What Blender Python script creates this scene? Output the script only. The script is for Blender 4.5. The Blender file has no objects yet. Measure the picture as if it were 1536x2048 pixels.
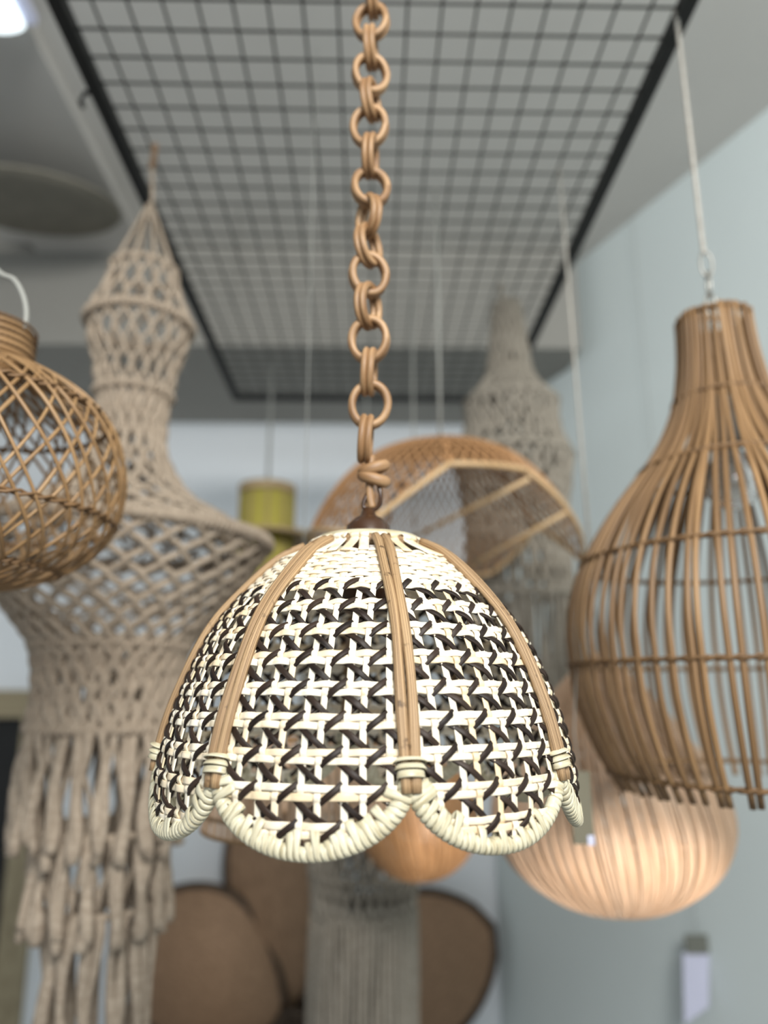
import bpy, math, random
import numpy as np
from mathutils import Vector, Matrix

random.seed(7); RNG = np.random.default_rng(7)
PI = math.pi
sc = bpy.context.scene
COL = sc.collection
CZ = 2.0                                   # camera height above the floor

# ------------------------------------------------------------------ camera
PITCH, YAW = math.radians(13.6), math.radians(1.08)
cam = bpy.data.cameras.new('camera')
cam.sensor_fit = 'VERTICAL'; cam.sensor_height = 36; cam.sensor_width = 27; cam.lens = 26.0
cam.clip_start = 0.02
cam.dof.use_dof = True; cam.dof.focus_distance = 0.455; cam.dof.aperture_fstop = 2.9
camo = bpy.data.objects.new('camera', cam); COL.objects.link(camo)
camo.location = (0, 0, CZ); camo.rotation_euler = (PI / 2 + PITCH, 0, -YAW)
sc.camera = camo

# ------------------------------------------------------------------ light
w = bpy.data.worlds.new('world'); sc.world = w; w.use_nodes = True
bg = w.node_tree.nodes['Background']; bg.inputs[0].default_value = (0.78, 0.89, 1.0, 1); bg.inputs[1].default_value = 0.30

def area(name, loc, target, sx, sy, power, color):
    l = bpy.data.lights.new(name, 'AREA'); l.shape = 'RECTANGLE'; l.size = sx; l.size_y = sy
    l.energy = power; l.color = color
    o = bpy.data.objects.new(name, l); COL.objects.link(o); o.location = loc
    o.rotation_euler = (Vector(target) - Vector(loc)).to_track_quat('-Z', 'Y').to_euler()
    return o
area('shop_front_daylight', (0.55, -1.30, CZ + 1.20), (0.1, 0.8, CZ + 0.0), 0.8, 0.55, 64, (1.0, 0.955, 0.89))
area('side_window_daylight', (0.2, -1.6, CZ + 0.9), (1.3, 1.4, CZ + 0.75), 1.2, 1.0, 36, (0.84, 0.95, 1.0))

sp = bpy.data.lights.new('onion_fill_spot', 'SPOT'); sp.energy = 320; sp.color = (1.0, 0.90, 0.80); sp.spot_size = math.radians(9.0); sp.spot_blend = 0.45; sp.shadow_soft_size = 0.03  # added spot without a fixture, brightens the onion lamp's underside
spo = bpy.data.objects.new('onion_fill_spot', sp); COL.objects.link(spo); spo.location = (0.95, -1.0, CZ - 0.62)
spo.rotation_euler = (Vector((0.36, 1.02, CZ - 0.32)) - spo.location).to_track_quat('-Z', 'Y').to_euler()

vs = sc.view_settings
vs.view_transform = 'Standard'; vs.look = 'None'; vs.gamma = 1.0; vs.exposure = 0.0; vs.use_curve_mapping = False
sc.cycles.use_denoising = True
sc.cycles.max_bounces = 6

# ------------------------------------------------------------------ helpers
F_PX = 26.0 / 36 * 2048
_f = np.array([math.sin(YAW) * math.cos(PITCH), math.cos(YAW) * math.cos(PITCH), math.sin(PITCH)])
_r = np.array([math.cos(YAW), -math.sin(YAW), 0.0]); _u = np.cross(_r, _f)
CAM = np.array([0, 0, CZ])
def at(x, y, Y):
    """world point at depth Y that a spot of the photograph stands for"""
    d = _f + _r * (x - 768) / F_PX + _u * (1024 - y) / F_PX
    return CAM + d * (Y / d[1])

def norm(v):
    v = np.asarray(v, float); return v / np.maximum(np.linalg.norm(v, axis=-1, keepdims=True), 1e-12)

class MB:
    """collects swept strips, lathes and boxes; build() links them as one mesh object"""
    def __init__(s): s.v = []; s.f = []; s.uv = []; s.n = 0
    def add(s, verts, faces, uvs):
        s.v.append(np.asarray(verts, float)); 
        for q in faces: s.f.append(tuple(i + s.n for i in q))
        s.uv.extend(uvs); s.n += len(verts)
    def strip(s, path, nrm, hw, ht, sides=8, closed=False, cap=True, power=1.0):
        """sweep an oval section (half width hw across, half thickness ht along nrm)"""
        P = np.asarray(path, float); n = len(P)
        if closed: T = norm(np.roll(P, -1, 0) - np.roll(P, 1, 0))
        else: T = norm(np.gradient(P, axis=0))
        N = np.asarray(nrm, float)
        if N.ndim == 1: N = np.tile(N, (n, 1))
        N = norm(N - (N * T).sum(1, keepdims=True) * T); B = np.cross(T, N)
        a = (np.arange(sides) + 0.5) * 2 * PI / sides
        ca = np.sign(np.cos(a)) * np.abs(np.cos(a)) ** power; sa = np.sign(np.sin(a)) * np.abs(np.sin(a)) ** power
        hw = np.broadcast_to(np.asarray(hw, float), (n,)); ht = np.broadcast_to(np.asarray(ht, float), (n,))
        V = P[:, None, :] + B[:, None, :] * (hw[:, None] * ca)[:, :, None] + N[:, None, :] * (ht[:, None] * sa)[:, :, None]
        V = V.reshape(-1, 3)
        L = np.concatenate([[0], np.cumsum(np.linalg.norm(np.diff(P, axis=0), axis=1))])
        F = []; U = []
        m = n if closed else n - 1
        for i in range(m):
            j = (i + 1) % n; l0 = L[i]; l1 = L[i + 1] if i + 1 < n else L[i] + 0.005
            for k in range(sides):
                k2 = (k + 1) % sides
                F.append((i * sides + k, j * sides + k, j * sides + k2, i * sides + k2))
                v0 = k / sides; v1 = (k + 1) / sides
                U += [(l0, v0), (l1, v0), (l1, v1), (l0, v1)]
        if cap and not closed:
            F.append(tuple(range(sides))); U += [(0, 0.5)] * sides
            F.append(tuple((n - 1) * sides + k for k in reversed(range(sides)))); U += [(L[-1], 0.5)] * sides
        s.add(V, F, U); return s
    def tube(s, path, r, sides=8, closed=False, cap=True):
        P = np.asarray(path, float)
        T = norm(np.gradient(P, axis=0)); up = np.array([0.12, 0.2, 0.97])
        if abs((T @ up)).mean() > 0.8: up = np.array([0.97, 0.2, 0.1])
        return s.strip(P, up, r, r, sides, closed, cap)
    def ring(s, c, R, hw, ht, n=40, sides=8):
        """horizontal hoop; hw vertical half size, ht radial"""
        a = np.arange(n) * 2 * PI / n
        d = np.stack([np.cos(a), np.sin(a), np.zeros(n)], 1)
        return s.strip(np.asarray(c) + d * R, d, hw, ht, sides, closed=True)
    def lathe(s, c, prof, n=32):
        pr = np.asarray(prof, float); m = len(pr)
        a = np.arange(n) * 2 * PI / n
        V = np.zeros((m, n, 3)); V[:, :, 0] = pr[:, 0:1] * np.cos(a); V[:, :, 1] = pr[:, 0:1] * np.sin(a); V[:, :, 2] = pr[:, 1:2]
        V = V.reshape(-1, 3) + np.asarray(c, float)
        F = []; U = []
        for i in range(m - 1):
            for k in range(n):
                k2 = (k + 1) % n
                F.append((i * n + k, i * n + k2, (i + 1) * n + k2, (i + 1) * n + k))
                U += [(i / m, k / n), (i / m, (k + 1) / n), ((i + 1) / m, (k + 1) / n), ((i + 1) / m, k / n)]
        s.add(V, F, U); return s
    def box(s, lo, hi):
        x0, y0, z0 = lo; x1, y1, z1 = hi
        V = [(x0, y0, z0), (x1, y0, z0), (x1, y1, z0), (x0, y1, z0), (x0, y0, z1), (x1, y0, z1), (x1, y1, z1), (x0, y1, z1)]
        F = [(0, 3, 2, 1), (4, 5, 6, 7), (0, 1, 5, 4), (1, 2, 6, 5), (2, 3, 7, 6), (3, 0, 4, 7)]
        s.add(V, F, [(0, 0), (1, 0), (1, 1), (0, 1)] * 6); return s
    def mesh(s, name, origin=(0, 0, 0)):
        me = bpy.data.meshes.new(name)
        V = np.concatenate(s.v) - np.asarray(origin, float)
        me.from_pydata(V.tolist(), [], s.f)
        uvl = me.uv_layers.new(name='uv'); uvl.data.foreach_set('uv', np.asarray(s.uv, float).ravel())
        return me
    def build(s, name, mat, parent=None, smooth=True, origin=None):
        if origin is None: origin = root_loc(parent) if parent else (0, 0, 0)
        me = s.mesh(name, origin)
        if smooth: me.polygons.foreach_set('use_smooth', [True] * len(me.polygons))
        me.materials.append(mat)
        return link(name, me, parent)

def root_loc(o):
    while o.parent: o = o.parent
    return tuple(o.location)
def link(name, me, parent=None):
    o = bpy.data.objects.new(name, me); COL.objects.link(o); o.parent = parent; return o
def thing(name, label, cat, loc, group=None):
    o = bpy.data.objects.new(name, None); COL.objects.link(o); o.location = tuple(float(c) for c in loc)
    o.empty_display_size = 0.05; o['label'] = label; o['category'] = cat
    if group: o['group'] = group
    return o
def struct(o, label=None):
    o['kind'] = 'structure'
    if label: o['label'] = label
    return o

# ------------------------------------------------------------------ materials
def fibre(name, c1, c2, c3=None, along=25, across=5.0, rough=0.55, rnd=0.25, bump=0.25, spots=0.0, streak=(0.32, 0.68)):
    """plant fibre: streaks along the strand, a tone of its own for every piece"""
    m = bpy.data.materials.new(name); m.use_nodes = True; nt = m.node_tree; N = nt.nodes; L = nt.links
    b = N['Principled BSDF']; b.inputs['Roughness'].default_value = rough
    uv = N.new('ShaderNodeUVMap'); mp = N.new('ShaderNodeMapping'); mp.inputs['Scale'].default_value = (along, across, 1)
    oi = N.new('ShaderNodeObjectInfo'); cb = N.new('ShaderNodeCombineXYZ')
    mu = N.new('ShaderNodeMath'); mu.operation = 'MULTIPLY'; mu.inputs[1].default_value = 37.0
    L.new(oi.outputs['Random'], mu.inputs[0]); L.new(mu.outputs[0], cb.inputs[2]); L.new(cb.outputs[0], mp.inputs['Location'])
    L.new(uv.outputs[0], mp.inputs[0])
    no = N.new('ShaderNodeTexNoise'); no.inputs['Scale'].default_value = 1.0; no.inputs['Detail'].default_value = 4
    L.new(mp.outputs[0], no.inputs[0])
    cr = N.new('ShaderNodeValToRGB'); e = cr.color_ramp.elements
    e[0].position, e[1].position = streak; e[0].color = (*c2, 1); e[1].color = (*c1, 1)
    L.new(no.outputs[0], cr.inputs[0])
    mx = N.new('ShaderNodeMix'); mx.data_type = 'RGBA'; mx.blend_type = 'MIX'
    ra = N.new('ShaderNodeMath'); ra.operation = 'MULTIPLY'; ra.inputs[1].default_value = rnd
    pw = N.new('ShaderNodeMath'); pw.operation = 'POWER'; pw.inputs[1].default_value = 2.0
    L.new(oi.outputs['Random'], pw.inputs[0]); L.new(pw.outputs[0], ra.inputs[0]); L.new(ra.outputs[0], mx.inputs[0])
    L.new(cr.outputs[0], mx.inputs[6]); mx.inputs[7].default_value = (*(c3 or c2), 1)
    out = mx.outputs[2]
    if spots:
        tc = N.new('ShaderNodeTexCoord'); n2 = N.new('ShaderNodeTexNoise'); n2.inputs['Scale'].default_value = 130; n2.inputs['Detail'].default_value = 3
        L.new(tc.outputs['Object'], n2.inputs[0])
        c2r = N.new('ShaderNodeValToRGB'); q = c2r.color_ramp.elements; q[0].position = 0.62; q[1].position = 0.74; q[0].color = (0, 0, 0, 1); q[1].color = (spots, spots, spots, 1)
        L.new(n2.outputs[0], c2r.inputs[0])
        m2 = N.new('ShaderNodeMix'); m2.data_type = 'RGBA'; L.new(c2r.outputs[0], m2.inputs[0]); L.new(out, m2.inputs[6])
        m2.inputs[7].default_value = (c2[0] * 0.35, c2[1] * 0.3, c2[2] * 0.25, 1); out = m2.outputs[2]
    L.new(out, b.inputs['Base Color'])
    if bump:
        bp = N.new('ShaderNodeBump'); bp.inputs['Strength'].default_value = bump; bp.inputs['Distance'].default_value = 0.0006
        L.new(no.outputs[0], bp.inputs['Height']); L.new(bp.outputs[0], b.inputs['Normal'])
    return m
def plaster(name, c, var=0.06, scale=3.0, rough=0.85):
    m = bpy.data.materials.new(name); m.use_nodes = True; nt = m.node_tree; N = nt.nodes; L = nt.links
    b = N['Principled BSDF']; b.inputs['Roughness'].default_value = rough
    tc = N.new('ShaderNodeTexCoord'); no = N.new('ShaderNodeTexNoise'); no.inputs['Scale'].default_value = scale; no.inputs['Detail'].default_value = 6
    L.new(tc.outputs['Object'], no.inputs[0])
    cr = N.new('ShaderNodeValToRGB'); e = cr.color_ramp.elements; e[0].position = 0.3; e[1].position = 0.7
    e[0].color = (*[x * (1 - var) for x in c], 1); e[1].color = (*[min(1, x * (1 + var)) for x in c], 1)
    L.new(no.outputs[0], cr.inputs[0]); L.new(cr.outputs[0], b.inputs['Base Color'])
    return m
def plain(name, c, rough=0.5, metal=0.0, emit=None, trans=0.0):
    m = bpy.data.materials.new(name); m.use_nodes = True; nt = m.node_tree; N = nt.nodes; L = nt.links
    b = N['Principled BSDF']; b.inputs['Roughness'].default_value = rough; b.inputs['Metallic'].default_value = metal
    no = N.new('ShaderNodeTexNoise'); no.inputs['Scale'].default_value = 40
    cr = N.new('ShaderNodeValToRGB'); cr.color_ramp.elements[0].color = (*[x * 0.9 for x in c], 1); cr.color_ramp.elements[1].color = (*[min(1, x * 1.08) for x in c], 1)
    L.new(no.outputs[0], cr.inputs[0]); L.new(cr.outputs[0], b.inputs['Base Color'])
    if emit: b.inputs['Emission Color'].default_value = (*emit[0], 1); b.inputs['Emission Strength'].default_value = emit[1]
    if trans: b.inputs['Transmission Weight'].default_value = trans
    return m

M = {}
M['cream'] = fibre('cream_cane', (0.88, 0.80, 0.66), (0.66, 0.52, 0.33), (0.72, 0.52, 0.27), along=60, across=5, rough=0.42, rnd=0.75, streak=(0.22, 0.50), bump=0.3)
M['binding'] = fibre('pale_binding_cane', (0.66, 0.61, 0.45), (0.38, 0.32, 0.19), None, along=45, across=6, rough=0.36, rnd=0.15, streak=(0.28, 0.58), bump=0.3)
M['dark'] = fibre('dark_stained_cane', (0.028, 0.016, 0.011), (0.008, 0.005, 0.004), (0.05, 0.030, 0.02), along=60, across=7, rough=0.5, rnd=0.6, bump=0.6)
M['dark'].node_tree.nodes['Principled BSDF'].inputs['Specular IOR Level'].default_value = 0.25
M['rib'] = fibre('peeled_rattan_pole', (0.48, 0.315, 0.165), (0.15, 0.08, 0.035), None, along=6, across=44, rough=0.5, rnd=0.25, bump=0.9, spots=0.85, streak=(0.39, 0.56))
M['chain'] = fibre('honey_rattan', (0.47, 0.29, 0.15), (0.20, 0.10, 0.04), None, along=30, across=4, rough=0.5, rnd=0.35)
M['gourd'] = fibre('golden_rattan_stick', (0.38, 0.225, 0.105), (0.21, 0.115, 0.047), (0.13, 0.07, 0.03), along=12, across=5, rough=0.5, rnd=0.75)
M['twine'] = fibre('brown_binding_twine', (0.22, 0.12, 0.05), (0.11, 0.06, 0.025), None, along=60, across=4, rough=0.6, rnd=0.2)
M['globe'] = fibre('tan_rattan_strand', (0.40, 0.245, 0.115), (0.23, 0.13, 0.055), (0.22, 0.12, 0.05), along=18, across=4, rough=0.45, rnd=0.5)
M['mac'] = fibre('natural_cotton_cord', (0.46, 0.375, 0.29), (0.30, 0.235, 0.175), None, along=160, across=3, rough=0.9, rnd=0.3, bump=0.6)
M['macg'] = fibre('grey_cotton_cord', (0.34, 0.305, 0.255), (0.22, 0.19, 0.15), None, along=160, across=3, rough=0.9, rnd=0.25, bump=0.6)
M['copper'] = fibre('copper_brown_rattan', (0.52, 0.285, 0.13), (0.32, 0.16, 0.065), None, along=30, across=3, rough=0.45, rnd=0.2)
M['rod'] = fibre('pale_rattan_rod', (0.70, 0.50, 0.29), (0.46, 0.29, 0.14), None, along=10, across=4, rough=0.5, rnd=0.2)
M['onion'] = fibre('rose_tan_rattan', (0.80, 0.58, 0.41), (0.58, 0.38, 0.24), (0.42, 0.25, 0.14), along=20, across=3, rough=0.45, rnd=0.6)
M['leaf'] = fibre('brown_woven_panel', (0.36, 0.225, 0.135), (0.21, 0.125, 0.07), None, along=30, across=50, rough=0.7, rnd=0.15)
M['leafrim'] = fibre('dark_brown_rattan_rim', (0.075, 0.045, 0.025), (0.035, 0.02, 0.01), None, along=30, across=4, rough=0.6)
M['black'] = plain('black_powder_coat', (0.004, 0.0045, 0.004), 0.6)
M['wire'] = plain('dark_grid_wire', (0.018, 0.019, 0.016), 0.5)
M['rope'] = fibre('pale_twisted_rope', (0.52, 0.50, 0.45), (0.34, 0.31, 0.27), None, along=150, across=3, rough=0.9)
M['cord'] = plain('grey_cord', (0.30, 0.30, 0.275), 0.7)
M['steel'] = plain('dull_steel', (0.35, 0.34, 0.31), 0.4, 0.8)
M['yellow'] = plain('mustard_yellow_fabric', (0.42, 0.36, 0.07), 0.85)
M['straw'] = fibre('straw_weave', (0.46, 0.34, 0.19), (0.30, 0.21, 0.11), None, along=20, across=3, rough=0.7)
M['socket'] = plain('brown_bakelite', (0.05, 0.022, 0.01), 0.25)
M['brass'] = plain('aged_brass', (0.45, 0.28, 0.10), 0.3, 0.9)
M['glass'] = plain('clear_bulb_glass', (0.95, 0.93, 0.9), 0.03, 0.0, None, 0.95)
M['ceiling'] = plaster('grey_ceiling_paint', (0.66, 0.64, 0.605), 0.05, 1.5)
M['soffit'] = plaster('darkened_taupe_soffit', (0.30, 0.29, 0.265), 0.05, 1.5)  # darkened from the ceiling tone so its lit front face stays dim
M['beam'] = plaster('ceiling_beam_paint', (0.50, 0.485, 0.46), 0.04, 2)
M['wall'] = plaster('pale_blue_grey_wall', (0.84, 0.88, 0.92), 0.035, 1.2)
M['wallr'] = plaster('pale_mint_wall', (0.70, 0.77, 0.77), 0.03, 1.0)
M['floor'] = plaster('grey_cement_floor', (0.36, 0.35, 0.34), 0.12, 4, 0.6)
M['wood'] = fibre('olive_tan_door_wood', (0.40, 0.34, 0.22), (0.27, 0.22, 0.135), None, along=3, across=30, rough=0.6)
M['doordark'] = plain('dark_doorway_black', (0.006, 0.006, 0.006), 0.45)
M['disc'] = plaster('taupe_woven_disc', (0.20, 0.185, 0.15), 0.12, 14)
M['paper'] = plain('lavender_white_paper', (0.60, 0.61, 0.76), 0.8)
M['clip'] = plain('olive_grey_clip', (0.16, 0.165, 0.14), 0.6)
M['lampwhite'] = plain('lit_white_diffuser', (0.9, 0.95, 0.97), 0.5, 0.0, ((0.85, 0.96, 1.0), 1.6))
M['tag'] = plain('grey_green_tag', (0.17, 0.155, 0.11), 0.9)

# ------------------------------------------------------------------ the setting
HZ = CZ + 1.59; BY = 3.2                                     # ceiling height, back wall
struct(MB().box((-3.0, -2.2, -0.1), (2.6, BY + 0.2, 0)).build('floor', M['floor'], None, False))
struct(MB().box((-3.0, -2.2, HZ), (2.6, BY + 0.2, HZ + 0.1)).build('ceiling', M['ceiling'], None, False))
dx0, dx1, dtop = -2.45, at(56, 1440, BY)[0], at(60, 1430, BY)[2]     # door opening
wb = struct(MB().box((dx1, BY, 0), (1.0, BY + 0.15, HZ)).box((-3.0, BY, 0), (dx0, BY + 0.15, HZ)).box((dx0, BY, dtop), (dx1, BY + 0.15, HZ)).build('wall_back', M['wall'], None, False))
struct(MB().box((-3.15, -2.2, 0), (-3.0, BY + 0.2, HZ)).build('wall_left', M['wall'], None, False))
def slab(p, q, t, z0, z1):
    p = np.array(p); q = np.array(q); d = norm(q - p); n = np.array([d[1], -d[0]]) * t
    V = [(*p, z0), (*q, z0), (*(q + n), z0), (*(p + n), z0), (*p, z1), (*q, z1), (*(q + n), z1), (*(p + n), z1)]
    b = MB(); b.add(V, [(0, 1, 2, 3), (7, 6, 5, 4), (4, 5, 1, 0), (5, 6, 2, 1), (6, 7, 3, 2), (7, 4, 0, 3)], [(0, 0), (1, 0), (1, 1), (0, 1)] * 6); return b
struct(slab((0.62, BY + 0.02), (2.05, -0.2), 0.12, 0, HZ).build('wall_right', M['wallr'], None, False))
struct(MB().box((-1.22, -2.2, HZ - 0.035), (-0.83, 2.42, HZ)).build('trim_1', M['beam'], None, False))
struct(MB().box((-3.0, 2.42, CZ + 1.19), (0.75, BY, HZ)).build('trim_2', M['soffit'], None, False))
door = thing('door_1', 'black panel as the unlit doorway in an olive tan wooden frame', 'door', ((dx0 + dx1) / 2, BY, 0)); door['kind'] = 'structure'
fw = 0.10
MB().box((dx1 - 0.01, BY - 0.03, 0), (dx1 + fw, BY + 0.02, dtop + fw)).build('jamb', M['wood'], door, False)
MB().box((dx0 - fw, BY - 0.03, 0), (dx0 + 0.01, BY + 0.02, dtop + fw)).build('jamb', M['wood'], door, False)
MB().box((dx0 - fw, BY - 0.032, dtop - 0.01), (dx1 + fw, BY + 0.018, dtop + fw)).build('lintel', M['wood'], door, False)
MB().box((dx0, BY + 0.06, 0.005), (dx1, BY + 0.10, dtop)).build('doorway_dark_panel', M['doordark'], door, False)  # black sheet stands in for the dark inside of the doorway
MB().box((dx0 + 0.06, BY + 0.02, 0.98), (dx0 + 0.075, BY + 0.065, 1.12)).build('handle', M['steel'], door, False)

# ------------------------------------------------------------------ hanging wire grid
GZ = CZ + 0.95; GX0, GX1, GY0, GY1 = -0.447, 0.447, 0.30, 2.31
grid = thing('wire_grid_panel', 'black framed square wire grid panel hung flat below the ceiling', 'grid panel', (0, (GY0 + GY1) / 2, GZ))
b = 0.0105
for lo, hi in (((GX0 - b, GY0 - b, GZ - b), (GX0 + b, GY1 + b, GZ + b)), ((GX1 - b, GY0 - b, GZ - b), (GX1 + b, GY1 + b, GZ + b)),
               ((GX0 + b, GY0 - b, GZ - b), (GX1 - b, GY0 + b, GZ + b)), ((GX0 + b, GY1 - b, GZ - b), (GX1 - b, GY1 + b, GZ + b))):
    MB().box(lo, hi).build('frame_bar', M['black'], grid, False)
def wire(p, q, r=0.0021, z=0.0):
    t = np.linspace(0, 1, 3)[:, None]
    MB().tube(np.array(p) * (1 - t) + np.array(q) * t, r, 6).build('wire', M['wire'], grid)
nx = 18
for i in range(1, nx):
    x = GX0 + (GX1 - GX0) * i / nx; wire((x, GY0, GZ - 0.002), (x, GY1, GZ - 0.002))
ny = int(round((GY1 - GY0) / 0.05))
for j in range(1, ny):
    y = GY0 + (GY1 - GY0) * j / ny; wire((GX0, y, GZ + 0.002), (GX1, y, GZ + 0.002))
for (x, y) in ((GX0, 0.42), (GX1, 0.42), (GX0, 2.2), (GX1, 2.2)):
    MB().tube([(x, y, GZ), (x, y, (GZ + HZ) / 2), (x, y, HZ + 0.01)], 0.0015, 6).build('suspension_wire', M['steel'], grid)
MB().tube([(GX0 - 0.008, 1.02, GZ), (GX0 - 0.022, 1.02, GZ - 0.004), (GX0 - 0.027, 1.02, GZ - 0.018), (GX0 - 0.022, 1.02, GZ - 0.03)], 0.004, 8).build('hook', M['black'], grid)

# ------------------------------------------------------------------ the scalloped cane lamp
HX, HY = -0.0015, 0.55
HA = np.array([HX, HY])
base_prof = np.array([(0.140, -0.105), (0.1418, -0.08), (0.142, -0.054), (0.1388, -0.034), (0.132, -0.008), (0.1198, 0.0235), (0.1065, 0.0475), (0.0885, 0.0690), (0.0665, 0.0900), (0.048, 0.1005), (0.036, 0.1045)])
def catmull(P, n=24):
    P = np.asarray(P, float); Q = np.vstack([2 * P[0] - P[1], P, 2 * P[-1] - P[-2]]); out = []
    for i in range(1, len(Q) - 2):
        t = np.linspace(0, 1, n, endpoint=False)[:, None]
        a, b_, c, d = Q[i - 1], Q[i], Q[i + 1], Q[i + 2]
        out.append(0.5 * ((2 * b_) + (-a + c) * t + (2 * a - 5 * b_ + 4 * c - d) * t ** 2 + (-a + 3 * b_ - 3 * c + d) * t ** 3))
    out.append(P[-1:]); return np.vstack(out)
PR = catmull(base_prof)
PS = np.concatenate([[0], np.cumsum(np.linalg.norm(np.diff(PR, axis=0), axis=1))])
s_of_z = lambda z: np.interp(z, PR[:, 1], PS)
s_of_r_top = lambda r: np.interp(-r, -PR[60:, 0], PS[60:])
PT = norm(np.gradient(PR, axis=0)); PN = np.stack([PT[:, 1], -PT[:, 0]], 1)      # outward normal
def surf(theta, s, h):
    """point and normal of the shade; theta 0 faces the shop front"""
    theta, s, h = np.broadcast_arrays(np.asarray(theta, float), np.asarray(s, float), np.asarray(h, float))
    r = np.interp(s, PS, PR[:, 0]); z = np.interp(s, PS, PR[:, 1]); nr = np.interp(s, PS, PN[:, 0]); nz = np.interp(s, PS, PN[:, 1])
    d = np.stack([np.sin(theta), -np.cos(theta)], -1)
    P = np.concatenate([HA + d * (r + nr * h)[..., None], (CZ + z + nz * h)[..., None]], -1)
    return P, np.concatenate([d * nr[..., None], nz[..., None]], -1)
S0 = s_of_z(-0.052); DV = 0.0184; S_TIE = s_of_z(-0.044); S_BAND = s_of_r_top(0.0905); S_CROWN = s_of_r_top(0.066)
S_LOW = s_of_z(-0.0815)
rib0 = math.radians(9.3); SEC = PI / 4
def spacing(s):
    t = np.clip((s - S0) / (S_BAND - S0), 0, 1); return 0.0238 + (0.0195 - 0.0238) * t
def rad(s): return np.interp(s, PS, PR[:, 0])
def s_rim(th):                                        # scallop edge of a petal (th from the petal's middle)
    q = np.clip(np.abs(th) / (SEC / 2), 0, 1); return S_TIE - (S_TIE - S_LOW) * (1 - q ** 2.1) ** 0.55
lamp = thing('scalloped_cane_pendant_lamp', 'scalloped dome pendant lamp of cream and dark brown woven cane with rattan ribs', 'pendant lamp', (HX, HY, CZ - 0.087))
def inside(th, s, margin=0.0022):
    lat = np.abs(th) * rad(s)
    return (lat < rad(s) * SEC / 2 - margin) & (s > s_rim(th) + 0.0005) & (s < S_BAND + 0.003)
def runs(mask):
    out = []; st = None
    for i, m in enumerate(mask):
        if m and st is None: st = i
        if (not m or i == len(mask) - 1) and st is not None:
            e = i + 1 if m else i
            if e - st > 5: out.append((st, e))
            st = None
    return out
def lay(name, mat, phi, u, v, h, hw, ht):
    s = S0 + v * DV; th = u * spacing(s) / rad(s)
    for a, e in runs(inside(th, s)):
        P, N = surf(phi + th[a:e], s[a:e], h[a:e])
        MB().strip(P, N, hw, ht, 8, power=0.45).build(name, mat, lamp)
A_W, B_W = 0.0011, 0.0019
VMAX = (S_BAND - S0) / DV + 0.4
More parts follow.
